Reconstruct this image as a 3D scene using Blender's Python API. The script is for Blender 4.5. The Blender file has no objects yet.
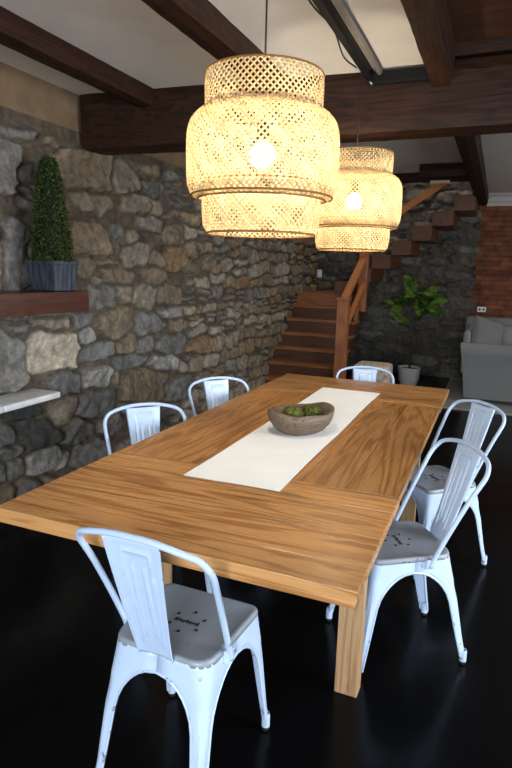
import bpy, bmesh, math, random
import numpy as np
from mathutils import Vector, Matrix, noise as mnoise

C = bpy.context.scene.collection
SC = bpy.context.scene
PI = math.pi

# ------------------------------------------------------------------ camera
# world axes: x = across the table (left wall at x = -2.65), y = along the table, z = up
F_PX, PITCH, CAM_H, YAW, ROLL = 578.2, 0.1955, 1.466, 0.389, -0.0269
cd = bpy.data.cameras.new('camera')
cam = bpy.data.objects.new('camera', cd)
C.objects.link(cam)
cy_, sy_ = math.cos(YAW), math.sin(YAW)
right = Vector((cy_, sy_, 0))
fwd = Vector((-sy_, cy_, 0))
look = fwd * math.cos(PITCH) - Vector((0, 0, 1)) * math.sin(PITCH)
up = fwd * math.sin(PITCH) + Vector((0, 0, 1)) * math.cos(PITCH)
r2 = right * math.cos(ROLL) - up * math.sin(ROLL)
u2 = right * math.sin(ROLL) + up * math.cos(ROLL)
cam.matrix_world = Matrix(((r2.x, u2.x, -look.x, 0), (r2.y, u2.y, -look.y, 0),
                           (r2.z, u2.z, -look.z, CAM_H), (0, 0, 0, 1)))
cd.sensor_fit = 'HORIZONTAL'
cd.sensor_width = 36.0
cd.lens = F_PX / 512 * 36.0
cd.clip_start = 0.05
SC.camera = cam

# ------------------------------------------------------------------ world, daylight, exposure
w = bpy.data.worlds.new('world'); SC.world = w
w.use_nodes = True
w.node_tree.nodes['Background'].inputs[0].default_value = (0.75, 0.85, 1.0, 1)
w.node_tree.nodes['Background'].inputs[1].default_value = 0.3
SC.view_settings.view_transform = 'Standard'
SC.view_settings.look = 'None'
SC.view_settings.gamma = 1.0
SC.view_settings.use_curve_mapping = False
SC.view_settings.exposure = 0.0

def area(name, loc, target, sx, sy, power, col, spread=PI):
    l = bpy.data.lights.new(name, 'AREA'); l.shape = 'RECTANGLE'
    l.size, l.size_y, l.energy, l.color = sx, sy, power, col; l.spread = spread
    o = bpy.data.objects.new(name, l); C.objects.link(o)
    o.location = loc
    o.rotation_euler = (Vector(target) - Vector(loc)).to_track_quat('-Z', 'Y').to_euler()
    return o
BULB_W = 22.0
area('daylight_rear_window', (0.1, -2.35, 1.5), (-0.4, 2.0, 0.5), 2.4, 1.5, 108, (0.84, 0.92, 1.0), 2.2)
area('daylight_right_window', (3.1, 2.2, 1.45), (-0.9, 2.4, 0.35), 2.6, 1.4, 84, (0.86, 0.93, 1.0), 1.9)
area('daylight_living_window', (3.1, 6.4, 1.5), (0.0, 7.0, 0.6), 1.6, 1.4, 28, (1.0, 0.96, 0.9))
area('upstairs_light', (-1.3, 8.0, 4.3), (-1.3, 8.3, 2.0), 1.2, 0.7, 22, (1.0, 0.92, 0.8))

# ------------------------------------------------------------------ material helpers
def nt_new(name):
    m = bpy.data.materials.new(name); m.use_nodes = True
    nt = m.node_tree; nt.nodes.clear()
    out = nt.nodes.new('ShaderNodeOutputMaterial')
    b = nt.nodes.new('ShaderNodeBsdfPrincipled')
    nt.links.new(b.outputs[0], out.inputs[0])
    return m, nt, b, out
def N(nt, typ, **kw):
    n = nt.nodes.new(typ)
    for k, v in kw.items():
        if k.startswith('i_'):
            key = k[2:]
            key = int(key) if key.isdigit() else key.replace('_', ' ')
            n.inputs[key].default_value = v
        else: setattr(n, k, v)
    return n
def ramp(nt, src, stops, interp='LINEAR'):
    r = nt.nodes.new('ShaderNodeValToRGB'); r.color_ramp.interpolation = interp
    e = r.color_ramp.elements
    while len(e) < len(stops): e.new(0.5)
    for el, (p, c) in zip(e, stops):
        el.position = p; el.color = (*c, 1) if len(c) == 3 else c
    nt.links.new(src, r.inputs[0])
    return r
def coords(nt, scale=(1, 1, 1), rot=(0, 0, 0), kind='Object'):
    tc = N(nt, 'ShaderNodeTexCoord'); mp = N(nt, 'ShaderNodeMapping')
    mp.inputs['Scale'].default_value = scale; mp.inputs['Rotation'].default_value = rot
    nt.links.new(tc.outputs[kind], mp.inputs['Vector'])
    return mp.outputs[0]
def bump(nt, b, src, strength=0.3, dist=0.01):
    bp = N(nt, 'ShaderNodeBump', i_Strength=strength, i_Distance=dist)
    nt.links.new(src, bp.inputs['Height']); nt.links.new(bp.outputs[0], b.inputs['Normal'])
    return bp
def mixc(nt, fac, a, b_, mode='MIX'):
    m = N(nt, 'ShaderNodeMix', data_type='RGBA', blend_type=mode)
    for sock, val in ((m.inputs[0], fac), (m.inputs[6], a), (m.inputs[7], b_)):
        if hasattr(val, 'links') or hasattr(val, 'is_linked'): nt.links.new(val, sock)
        elif isinstance(val, (int, float)): sock.default_value = val
        else: sock.default_value = (*val, 1)
    return m.outputs[2]

def plain(name, col, rough=0.5, metal=0.0, var=0.12, scale=30, bumpk=0.0, spec=0.5):
    m, nt, b, _ = nt_new(name)
    v = coords(nt)
    n = N(nt, 'ShaderNodeTexNoise', i_Scale=scale, i_Detail=4.0)
    nt.links.new(v, n.inputs['Vector'])
    c0 = tuple(max(0, x * (1 - var)) for x in col); c1 = tuple(min(1, x * (1 + var)) for x in col)
    r = ramp(nt, n.outputs[0], [(0.3, c0), (0.7, c1)])
    nt.links.new(r.outputs[0], b.inputs['Base Color'])
    b.inputs['Roughness'].default_value = rough; b.inputs['Metallic'].default_value = metal
    b.inputs['Specular IOR Level'].default_value = spec
    if bumpk: bump(nt, b, n.outputs[0], bumpk, 0.005)
    return m

def wood(name, dark, mid, light, axis=1, plank=None, rough=0.42, scale=1.0, streak=0.5, bumpk=0.15, plank_axis=0, spec=0.5, coat=0.0):
    """grain along `axis` in object coordinates; optional plank width"""
    m, nt, b, _ = nt_new(name)
    tc = N(nt, 'ShaderNodeTexCoord')
    sep = N(nt, 'ShaderNodeSeparateXYZ'); nt.links.new(tc.outputs['Object'], sep.inputs[0])
    vec = tc.outputs['Object']
    tone = None
    if plank:
        d = N(nt, 'ShaderNodeMath', operation='DIVIDE'); d.inputs[1].default_value = plank
        nt.links.new(sep.outputs[plank_axis], d.inputs[0])
        fl = N(nt, 'ShaderNodeMath', operation='FLOOR'); nt.links.new(d.outputs[0], fl.inputs[0])
        wn = N(nt, 'ShaderNodeTexWhiteNoise', noise_dimensions='1D'); nt.links.new(fl.outputs[0], wn.inputs['W'])
        tone = wn.outputs['Value']
        off = N(nt, 'ShaderNodeVectorMath', operation='SCALE'); off.inputs[3].default_value = 7.0
        nt.links.new(wn.outputs['Color'], off.inputs[0])
        ad = N(nt, 'ShaderNodeVectorMath', operation='ADD')
        nt.links.new(vec, ad.inputs[0]); nt.links.new(off.outputs[0], ad.inputs[1]); vec = ad.outputs[0]
    def mapped(s_long, s_cross):
        mp = N(nt, 'ShaderNodeMapping')
        s = [s_cross] * 3; s[axis] = s_long
        mp.inputs['Scale'].default_value = s
        nt.links.new(vec, mp.inputs['Vector']); return mp.outputs[0]
    # broad figure: distorted bands
    wv = N(nt, 'ShaderNodeTexNoise', i_Scale=1.0, i_Detail=3.0, i_Roughness=0.55, i_Distortion=0.7)
    nt.links.new(mapped(0.45 * scale, 6.0 * scale), wv.inputs['Vector'])
    ml = N(nt, 'ShaderNodeMath', operation='MULTIPLY'); ml.inputs[1].default_value = 13.0
    nt.links.new(wv.outputs[0], ml.inputs[0])
    fr = N(nt, 'ShaderNodeMath', operation='PINGPONG'); fr.inputs[1].default_value = 0.5
    nt.links.new(ml.outputs[0], fr.inputs[0])
    fine = N(nt, 'ShaderNodeTexNoise', i_Scale=1.0, i_Detail=5.0, i_Roughness=0.65)
    nt.links.new(mapped(4 * scale, 120 * scale), fine.inputs['Vector'])
    base = ramp(nt, fr.outputs[0], [(0.0, tuple(.20 * a + .80 * b_ for a, b_ in zip(dark, mid))), (0.10, mid), (0.26, light), (0.5, light)])
    col = mixc(nt, 0.35, base.outputs[0], ramp(nt, fine.outputs[0], [(0.25, dark), (0.5, mid), (0.75, light)]).outputs[0])
    # dark streaks / knots
    st = N(nt, 'ShaderNodeTexNoise', i_Scale=1.0, i_Detail=4.0, i_Roughness=0.6, i_Distortion=0.6)
    nt.links.new(mapped(2.2 * scale, 24 * scale), st.inputs['Vector'])
    sr = ramp(nt, st.outputs[0], [(0.58, (0, 0, 0)), (0.66, (1, 1, 1))])
    mk = N(nt, 'ShaderNodeMath', operation='MULTIPLY'); mk.inputs[1].default_value = streak
    nt.links.new(sr.outputs[0], mk.inputs[0])
    col = mixc(nt, mk.outputs[0], col, dark)
    if tone is not None:
        tr = ramp(nt, tone, [(0.0, (0.72, 0.70, 0.68)), (1.0, (1.12, 1.1, 1.08))])
        col = mixc(nt, 1.0, col, tr.outputs[0], 'MULTIPLY')
    nt.links.new(col, b.inputs['Base Color'])
    b.inputs['Specular IOR Level'].default_value = spec
    b.inputs['Coat Weight'].default_value = coat
    rr = ramp(nt, fine.outputs[0], [(0.3, (rough + .1,) * 3), (0.7, (rough - .06,) * 3)])
    nt.links.new(rr.outputs[0], b.inputs['Roughness'])
    bump(nt, b, fine.outputs[0], bumpk, 0.003)
    return m

def metal_paint(name, col, worn=(0.10, 0.10, 0.11), amount=0.5, rough=0.33):
    m, nt, b, _ = nt_new(name)
    v = coords(nt)
    n = N(nt, 'ShaderNodeTexNoise', i_Scale=16.0, i_Detail=6.0, i_Roughness=0.7); nt.links.new(v, n.inputs['Vector'])
    n2 = N(nt, 'ShaderNodeTexNoise', i_Scale=70.0, i_Detail=3.0); nt.links.new(v, n2.inputs['Vector'])
    g = N(nt, 'ShaderNodeNewGeometry')
    ed = ramp(nt, g.outputs['Pointiness'], [(0.52, (0, 0, 0)), (0.60, (1, 1, 1))])
    a = N(nt, 'ShaderNodeMath', operation='MULTIPLY_ADD'); a.inputs[1].default_value = 0.10; nt.links.new(ed.outputs[0], a.inputs[0]); nt.links.new(n.outputs[0], a.inputs[2])
    r = ramp(nt, a.outputs[0], [(0.70 - 0.07 * amount, (0, 0, 0)), (0.74 - 0.07 * amount, (1, 1, 1))])
    mk = N(nt, 'ShaderNodeMath', operation='MULTIPLY'); nt.links.new(r.outputs[0], mk.inputs[0])
    rr = ramp(nt, n2.outputs[0], [(0.4, (0.2, 0.2, 0.2)), (0.6, (0.95,) * 3)]); nt.links.new(rr.outputs[0], mk.inputs[1])
    tone = ramp(nt, n.outputs[0], [(0.3, tuple(x * .93 for x in col)), (0.6, col)])
    nt.links.new(mixc(nt, mk.outputs[0], tone.outputs[0], worn), b.inputs['Base Color'])
    b.inputs['Roughness'].default_value = rough
    return m

def fabric(name, col, scale=400, rough=0.95):
    m, nt, b, _ = nt_new(name)
    v = coords(nt)
    n = N(nt, 'ShaderNodeTexNoise', i_Scale=scale, i_Detail=2.0); nt.links.new(v, n.inputs['Vector'])
    n2 = N(nt, 'ShaderNodeTexNoise', i_Scale=6.0, i_Detail=3.0); nt.links.new(v, n2.inputs['Vector'])
    c = mixc(nt, 0.5, ramp(nt, n.outputs[0], [(0.3, tuple(x * .8 for x in col)), (0.7, tuple(min(1, x * 1.1) for x in col))]).outputs[0],
             ramp(nt, n2.outputs[0], [(0.3, tuple(x * .9 for x in col)), (0.7, col)]).outputs[0])
    nt.links.new(c, b.inputs['Base Color'])
    b.inputs['Roughness'].default_value = rough
    b.inputs['Sheen Weight'].default_value = 0.2
    b.inputs['Specular IOR Level'].default_value = 0.2
    bump(nt, b, n.outputs[0], 0.25, 0.002)
    return m

M = {}
M['table_y'] = wood('table_planks_lengthwise', (0.085, 0.033, 0.010), (0.37, 0.162, 0.048), (0.60, 0.305, 0.108), axis=1, plank=0.178, rough=0.30, streak=0.42)
M['table_x'] = wood('table_planks_crosswise', (0.085, 0.033, 0.010), (0.42, 0.19, 0.060), (0.68, 0.362, 0.142), axis=0, plank=0.163, plank_axis=1, rough=0.27, streak=0.48)
M['leg_wood'] = wood('table_leg_wood', (0.12, 0.06, 0.028), (0.36, 0.20, 0.095), (0.50, 0.31, 0.16), axis=2, rough=0.5, streak=0.6)
M['beam_x'] = wood('dark_beam_across', (0.005, 0.002, 0.001), (0.017, 0.0062, 0.0026), (0.038, 0.0135, 0.0052), axis=0, rough=0.55, streak=0.6, bumpk=0.4, spec=0.2)
M['beam_y'] = wood('dark_beam_along', (0.005, 0.002, 0.001), (0.017, 0.0062, 0.0026), (0.038, 0.0135, 0.0052), axis=1, rough=0.55, streak=0.6, bumpk=0.4, spec=0.2)
M['boards'] = wood('overhead_boards', (0.012, 0.005, 0.003), (0.05, 0.019, 0.008), (0.085, 0.032, 0.013), axis=0, plank=0.14, plank_axis=1, rough=0.5)
M['mantel'] = wood('mahogany_mantel', (0.016, 0.005, 0.003), (0.05, 0.014, 0.008), (0.078, 0.024, 0.012), axis=1, rough=0.35)
M['stair_x'] = wood('stair_wood_across', (0.06, 0.02, 0.008), (0.27, 0.095, 0.035), (0.40, 0.155, 0.06), axis=0, rough=0.35)  # lighter orange carries the warm light on the step noses
M['stair_riser'] = wood('shaded_riser_wood', (0.02, 0.008, 0.005), (0.075, 0.028, 0.013), (0.12, 0.045, 0.02), axis=0, rough=0.45)  # stair wood darkened in colour so the treads look lit
M['stair_y'] = wood('stair_wood_along', (0.03, 0.010, 0.005), (0.12, 0.040, 0.016), (0.18, 0.064, 0.024), axis=1, rough=0.5)
M['rail'] = wood('warm_lit_rail_wood', (0.25, 0.07, 0.02), (0.60, 0.20, 0.055), (0.72, 0.27, 0.08), axis=1, rough=0.4, streak=0.2)  # warm light on the rails is put into this orange
M['newel'] = wood('newel_wood', (0.10, 0.032, 0.012), (0.34, 0.115, 0.04), (0.48, 0.18, 0.06), axis=2, rough=0.4, streak=0.3)  # pushed towards orange for the warm light falling on the post
M['painted_lit_patch'] = wood('painted_lit_patch', (0.4, 0.28, 0.18), (0.62, 0.46, 0.34), (0.75, 0.6, 0.48), axis=0, rough=0.5, streak=0.2)  # pale tone stands in for light at the upper rail end
M['bowl'] = wood('grey_dough_bowl_wood', (0.03, 0.018, 0.011), (0.10, 0.067, 0.044), (0.165, 0.118, 0.082), axis=0, scale=3, rough=0.6, streak=0.7, bumpk=0.4)
M['paint'] = metal_paint('pale_blue_white_chair_paint', (0.50, 0.62, 0.81), amount=0.7)
M['seat'] = metal_paint('worn_shaded_seat_paint', (0.27, 0.295, 0.33), worn=(0.07, 0.07, 0.08), amount=0.8, rough=0.36)  # darker copy of the chair paint, seat shade put into its grey
M['hole'] = plain('dark_hole', (0.015, 0.015, 0.017), 0.8)
M['rubber'] = plain('black_rubber', (0.012, 0.012, 0.012), 0.6)
M['white_cap'] = plain('white_plastic', (0.82, 0.84, 0.86), 0.4, var=0.03)
M['black_metal'] = plain('black_metal', (0.008, 0.008, 0.008), 0.5, spec=0.15)
M['grey_pipe'] = plain('grey_painted_pipe', (0.30, 0.28, 0.25), 0.5)
M['steel'] = plain('steel', (0.6, 0.6, 0.6), 0.3, metal=1.0)
M['cord'] = plain('black_cord', (0.01, 0.01, 0.01), 0.6)
M['plaster_white'] = plain('white_plaster_ceiling', (0.66, 0.64, 0.61), 0.9, var=0.05, scale=5, bumpk=0.1)
M['plaster_tan'] = plain('tan_plaster', (0.18, 0.12, 0.068), 0.95, var=0.2, scale=6, bumpk=0.3)
M['plaster_room'] = plain('grey_room_plaster', (0.32, 0.31, 0.30), 0.95, var=0.08, scale=3)
M['moulding'] = plain('white_moulding', (0.55, 0.53, 0.50), 0.5, var=0.03)
M['runner'] = fabric('white_linen', (0.88, 0.88, 0.87), scale=500)
M['sofa'] = fabric('grey_sofa_fabric', (0.29, 0.288, 0.288), scale=300)
M['pillow'] = fabric('grey_pillow_fabric', (0.23, 0.225, 0.225), scale=300)
M['pillow_light'] = fabric('light_grey_pillow_fabric', (0.34, 0.34, 0.345), scale=300)
M['rug'] = fabric('grey_rug_pile', (0.20, 0.20, 0.20), scale=150)
M['rug_edge'] = fabric('pale_rug_binding', (0.42, 0.40, 0.37), scale=150)
M['ledge'] = plain('pale_stone_slab', (0.74, 0.74, 0.74), 0.55, var=0.15, scale=14, bumpk=0.15)
M['planter_white'] = plain('white_ceramic', (0.66, 0.65, 0.64), 0.45, var=0.06, scale=20)
M['soil'] = plain('soil', (0.02, 0.014, 0.01), 0.95, bumpk=0.5, scale=60)
M['bark'] = plain('bark', (0.06, 0.045, 0.03), 0.85)
M['feet_dark'] = plain('dark_foot', (0.02, 0.015, 0.012), 0.5)

def mat_floor():
    m, nt, b, _ = nt_new('glossy_black_floor')
    v = coords(nt)
    n = N(nt, 'ShaderNodeTexNoise', i_Scale=8.0, i_Detail=5.0); nt.links.new(v, n.inputs['Vector'])
    vo = N(nt, 'ShaderNodeTexVoronoi', i_Scale=16.0); nt.links.new(v, vo.inputs['Vector'])
    sp = ramp(nt, vo.outputs['Distance'], [(0.035, (1, 1, 1)), (0.06, (0, 0, 0))])
    sel = ramp(nt, n.outputs[0], [(0.60, (0, 0, 0)), (0.66, (0.6, 0.6, 0.6))])
    mu = N(nt, 'ShaderNodeMath', operation='MULTIPLY'); nt.links.new(sp.outputs[0], mu.inputs[0]); nt.links.new(sel.outputs[0], mu.inputs[1])
    nt.links.new(mixc(nt, mu.outputs[0], (0.0028, 0.0028, 0.0032), (0.12, 0.12, 0.13)), b.inputs['Base Color'])
    rr = ramp(nt, n.outputs[0], [(0.3, (0.16,) * 3), (0.7, (0.26,) * 3)]); nt.links.new(rr.outputs[0], b.inputs['Roughness'])
    b.inputs['Specular IOR Level'].default_value = 0.11
    return m
M['floor'] = mat_floor()

def mat_stone(name, mult=1.0):
    m, nt, b, _ = nt_new(name)
    a = N(nt, 'ShaderNodeAttribute', attribute_name='stone_colour')
    v = coords(nt)
    n = N(nt, 'ShaderNodeTexNoise', i_Scale=22.0, i_Detail=8.0, i_Roughness=0.72); nt.links.new(v, n.inputs['Vector'])
    n2 = N(nt, 'ShaderNodeTexNoise', i_Scale=7.0, i_Detail=5.0, i_Roughness=0.6, i_Distortion=1.5); nt.links.new(v, n2.inputs['Vector'])
    r = ramp(nt, n.outputs[0], [(0.30, (0.42, 0.42, 0.43)), (0.52, (1.0, 1.0, 1.0)), (0.72, (1.45, 1.42, 1.36))])
    c = mixc(nt, 1.0, a.outputs['Color'], r.outputs[0], 'MULTIPLY')
    r2_ = ramp(nt, n2.outputs[0], [(0.38, (0.72, 0.72, 0.75)), (0.6, (1.1, 1.05, 0.98))])
    c = mixc(nt, 1.0, c, r2_.outputs[0], 'MULTIPLY')
    nt.links.new(c, b.inputs['Base Color'])
    b.inputs['Roughness'].default_value = 0.82
    b.inputs['Specular IOR Level'].default_value = 0.35
    bump(nt, b, n.outputs[0], 0.8, 0.012)
    return m
M['stone'] = mat_stone('rubble_stone')

def mat_brick():
    m, nt, b, _ = nt_new('old_orange_brick')
    tc = N(nt, 'ShaderNodeTexCoord'); mp = N(nt, 'ShaderNodeMapping')
    mp.inputs['Rotation'].default_value = (PI / 2, 0, 0)
    nt.links.new(tc.outputs['Object'], mp.inputs['Vector'])
    n = N(nt, 'ShaderNodeTexNoise', i_Scale=9.0, i_Detail=6.0); nt.links.new(tc.outputs['Object'], n.inputs['Vector'])
    br = N(nt, 'ShaderNodeTexBrick')
    br.inputs['Scale'].default_value = 1.0
    br.inputs['Brick Width'].default_value = 0.23; br.inputs['Row Height'].default_value = 0.066
    br.inputs['Mortar Size'].default_value = 0.004; br.inputs['Mortar Smooth'].default_value = 0.5
    br.inputs['Color1'].default_value = (0.24, 0.082, 0.036, 1); br.inputs['Color2'].default_value = (0.15, 0.048, 0.022, 1)
    br.inputs['Mortar'].default_value = (0.08, 0.035, 0.022, 1)
    dv = N(nt, 'ShaderNodeVectorMath', operation='MULTIPLY_ADD'); dv.inputs[1].default_value = (0.03, 0.03, 0.03)
    nt.links.new(n.outputs['Color'], dv.inputs[0]); nt.links.new(mp.outputs[0], dv.inputs[2])
    nt.links.new(dv.outputs[0], br.inputs['Vector'])
    r = ramp(nt, n.outputs[0], [(0.3, (0.55,) * 3), (0.7, (1.3,) * 3)])
    nt.links.new(mixc(nt, 1.0, br.outputs['Color'], r.outputs[0], 'MULTIPLY'), b.inputs['Base Color'])
    b.inputs['Roughness'].default_value = 0.85
    inv = N(nt, 'ShaderNodeMath', operation='SUBTRACT'); inv.inputs[0].default_value = 1.0
    nt.links.new(br.outputs['Fac'], inv.inputs[1])
    bump(nt, b, inv.outputs[0], 0.6, 0.012)
    return m
M['brick'] = mat_brick()

def mat_bamboo(name, col, tcol, tone=False):
    m = bpy.data.materials.new(name); m.use_nodes = True
    nt = m.node_tree; nt.nodes.clear()
    out = nt.nodes.new('ShaderNodeOutputMaterial')
    v = coords(nt)
    n = N(nt, 'ShaderNodeTexNoise', i_Scale=45.0, i_Detail=3.0); nt.links.new(v, n.inputs['Vector'])
    d = N(nt, 'ShaderNodeBsdfDiffuse'); t = N(nt, 'ShaderNodeBsdfTranslucent')
    at = N(nt, 'ShaderNodeAttribute', attribute_name='strip_tone') if tone else None
    for cc, sk in ((col, d.inputs[0]), (tcol, t.inputs[0])):
        q = ramp(nt, n.outputs[0], [(0.3, tuple(x * .8 for x in cc)), (0.7, cc)]).outputs[0]
        nt.links.new(mixc(nt, 1.0, q, at.outputs['Color'], 'MULTIPLY') if tone else q, sk)
    mx = N(nt, 'ShaderNodeMixShader'); mx.inputs[0].default_value = 0.5
    nt.links.new(d.outputs[0], mx.inputs[1]); nt.links.new(t.outputs[0], mx.inputs[2])
    nt.links.new(mx.outputs[0], out.inputs[0])
    return m
M['bamboo'] = mat_bamboo('bamboo_weave', (0.66, 0.53, 0.33), (0.62, 0.45, 0.235), True)
M['bamboo_rim'] = mat_bamboo('bamboo_rim', (0.46, 0.26, 0.10), (0.20, 0.11, 0.04))

def mat_emit(name, col, s):
    m = bpy.data.materials.new(name); m.use_nodes = True
    nt = m.node_tree; nt.nodes.clear()
    out = nt.nodes.new('ShaderNodeOutputMaterial'); e = N(nt, 'ShaderNodeEmission')
    e.inputs[0].default_value = (*col, 1); e.inputs[1].default_value = s
    nt.links.new(e.outputs[0], out.inputs[0]); return m
BR = 0.042
M['bulb'] = mat_emit('lit_bulb', (1.0, 0.86, 0.66), BULB_W / (PI * 4 * PI * BR * BR))

def mat_leaf(name, c0, c1, scale=60):
    m, nt, b, _ = nt_new(name)
    v = coords(nt)
    n = N(nt, 'ShaderNodeTexNoise', i_Scale=scale, i_Detail=2.0); nt.links.new(v, n.inputs['Vector'])
    nt.links.new(ramp(nt, n.outputs[0], [(0.35, c0), (0.65, c1)]).outputs[0], b.inputs['Base Color'])
    b.inputs['Roughness'].default_value = 0.7; b.inputs['Specular IOR Level'].default_value = 0.2
    return m
M['box_leaf'] = mat_leaf('boxwood_leaves', (0.014, 0.026, 0.008), (0.085, 0.115, 0.028), 70)
M['tree_leaf'] = mat_leaf('broad_leaves', (0.04, 0.085, 0.013), (0.15, 0.265, 0.04), 9)
M['moss'] = mat_leaf('green_moss', (0.025, 0.032, 0.005), (0.115, 0.12, 0.02), 90)

def mat_planter():
    m, nt, b, _ = nt_new('ribbed_blue_grey_planter')
    v = coords(nt, scale=(1, 1, 0.15))
    n = N(nt, 'ShaderNodeTexNoise', i_Scale=60.0, i_Detail=4.0); nt.links.new(v, n.inputs['Vector'])
    nt.links.new(ramp(nt, n.outputs[0], [(0.35, (0.014, 0.02, 0.03)), (0.7, (0.05, 0.068, 0.095))]).outputs[0], b.inputs['Base Color'])
    b.inputs['Roughness'].default_value = 0.5
    bump(nt, b, n.outputs[0], 0.4, 0.006)
    return m
M['planter_blue'] = mat_planter()
def mat_pouf():
    m, nt, b, _ = nt_new('patterned_cream_cloth')
    v = coords(nt)
    vo = N(nt, 'ShaderNodeTexVoronoi', i_Scale=17.0, feature='SMOOTH_F1'); nt.links.new(v, vo.inputs['Vector'])
    n = N(nt, 'ShaderNodeTexNoise', i_Scale=22.0, i_Detail=3.0); nt.links.new(v, n.inputs['Vector'])
    c = ramp(nt, n.outputs[0], [(0.54, (0.92, 0.82, 0.70)), (0.64, (0.55, 0.34, 0.2))])
    c2 = ramp(nt, vo.outputs['Distance'], [(0.35, (1, 1, 1)), (0.5, (0.9, 0.85, 0.8))])
    nt.links.new(mixc(nt, 1.0, c.outputs[0], c2.outputs[0], 'MULTIPLY'), b.inputs['Base Color'])
    b.inputs['Roughness'].default_value = 0.9
    return m
M['pouf'] = mat_pouf()

# ------------------------------------------------------------------ object helpers
def obj(name, bm, mat, parent=None, smooth=False, angle=None):
    me = bpy.data.meshes.new(name)
    bm.normal_update(); bm.to_mesh(me); bm.free()
    o = bpy.data.objects.new(name, me); C.objects.link(o)
    me.materials.append(mat)
    if smooth:
        me.polygons.foreach_set('use_smooth', [True] * len(me.polygons))
        if angle is not None:
            try: me.set_sharp_from_angle(angle=angle)
            except Exception: pass
    if parent: o.parent = parent
    return o
def thing(name, label, cat, loc=(0, 0, 0), rz=0.0, group=None):
    o = bpy.data.objects.new(name, None); C.objects.link(o)
    o.empty_display_size = 0.1
    o.location = loc; o.rotation_euler = (0, 0, rz)
    o['label'] = label; o['category'] = cat
    if group: o['group'] = group
    return o
def tag(o, label, cat, group=None):
    o['label'] = label; o['category'] = cat
    if group: o['group'] = group
    return o
def struct(o, label=None):
    o['kind'] = 'structure'
    if label: o['label'] = label
    return o
def box(bm, x0, x1, y0, y1, z0, z1, bev=0.0, seg=2):
    r = bmesh.ops.create_cube(bm, size=1.0)
    vs = r['verts']
    for v in vs:
        v.co = Vector((x0 + (v.co.x + .5) * (x1 - x0), y0 + (v.co.y + .5) * (y1 - y0), z0 + (v.co.z + .5) * (z1 - z0)))
    if bev > 0:
        es = list({e for v in vs for e in v.link_edges})
        bmesh.ops.bevel(bm, geom=es, offset=bev, segments=seg, affect='EDGES', profile=0.6)
    return bm
def nb(): return bmesh.new()
def rough_box(x0, x1, y0, y1, z0, z1, axis=0, step=0.06, amp=0.006, seed=0, bev=0.012):
    """hand-hewn timber: subdivided, jittered box"""
    bm = nb(); box(bm, x0, x1, y0, y1, z0, z1)
    L = (x1 - x0, y1 - y0, z1 - z0)
    for ax in range(3):
        n = max(1, int(L[ax] / step))
        a0 = (x0, y0, z0)[ax]
        for k in range(1, n):
            co = [0, 0, 0]; co[ax] = a0 + L[ax] * k / n; no = [0, 0, 0]; no[ax] = 1
            bmesh.ops.bisect_plane(bm, geom=bm.verts[:] + bm.edges[:] + bm.faces[:], plane_co=co, plane_no=no)
    cx, cy, cz = (x0 + x1) / 2, (y0 + y1) / 2, (z0 + z1) / 2
    for v in bm.verts:
        s = v.co * 4; s[axis] = v.co[axis] * 1.3
        q = mnoise.noise_vector(s + Vector((seed * 7.1, 0, 0))) * amp + mnoise.noise_vector(v.co * 14 + Vector((0, seed, 0))) * amp * 0.4
        # round the long corners
        d = [abs(v.co.x - x0), abs(v.co.x - x1), abs(v.co.y - y0), abs(v.co.y - y1), abs(v.co.z - z0), abs(v.co.z - z1)]
        near = [i for i in range(3) if i != axis and min(d[2 * i], d[2 * i + 1]) < 1e-5]
        if len(near) == 2:
            for i in near: v.co[i] += (-bev if v.co[i] > (cx, cy, cz)[i] else bev) * 0.6
        v.co += q
    return bm
def tube(bm, pts, r, seg=10, cap=True, flat=None):
    pts = [Vector(p) for p in pts]; n = len(pts)
    rs = r if isinstance(r, (list, tuple)) else [r] * n
    T = []
    for i in range(n):
        a, b = pts[max(0, i - 1)], pts[min(n - 1, i + 1)]
        T.append((b - a).normalized())
    ref = Vector((0, 0, 1)) if abs(T[0].z) < 0.9 else Vector((1, 0, 0))
    nrm = T[0].cross(ref).normalized()
    rings = []
    for i in range(n):
        nrm = (nrm - T[i] * nrm.dot(T[i])).normalized(); bn = T[i].cross(nrm)
        rings.append([bm.verts.new(pts[i] + (nrm * math.cos(2 * PI * k / seg) + bn * math.sin(2 * PI * k / seg)) * rs[i]) for k in range(seg)])
    for a, b in zip(rings, rings[1:]):
        for k in range(seg):
            bm.faces.new((a[k], a[(k + 1) % seg], b[(k + 1) % seg], b[k]))
    if cap:
        bm.faces.new(rings[0][::-1]); bm.faces.new(rings[-1])
    return bm
def grid_faces(bm, rows, closed=False):
    for a, b in zip(rows, rows[1:]):
        n = len(a)
        for k in range(n if closed else n - 1):
            bm.faces.new((a[k], a[(k + 1) % n], b[(k + 1) % n], b[k]))
def lathe(bm, prof, seg=32, c=(0, 0)):
    rows = [[bm.verts.new((c[0] + r * math.cos(2 * PI * k / seg), c[1] + r * math.sin(2 * PI * k / seg), z)) for k in range(seg)] for r, z in prof]
    grid_faces(bm, rows, True)
    return rows
def solidify(o, t, off=0.0):
    md = o.modifiers.new('thickness', 'SOLIDIFY'); md.thickness = t; md.offset = off
def subsurf(o, n=1):
    md = o.modifiers.new('smooth', 'SUBSURF'); md.levels = n; md.render_levels = n
def catmull(P, n=8):
    P = [Vector(p) for p in P]; out = []
    Q = [P[0] * 2 - P[1]] + P + [P[-1] * 2 - P[-2]]
    for i in range(1, len(Q) - 2):
        for k in range(n):
            t = k / n
            a, b, c, d = Q[i - 1], Q[i], Q[i + 1], Q[i + 2]
            out.append(0.5 * ((2 * b) + (c - a) * t + (2 * a - 5 * b + 4 * c - d) * t * t + (3 * b - a - 3 * c + d) * t ** 3))
    out.append(P[-1]); return out

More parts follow.
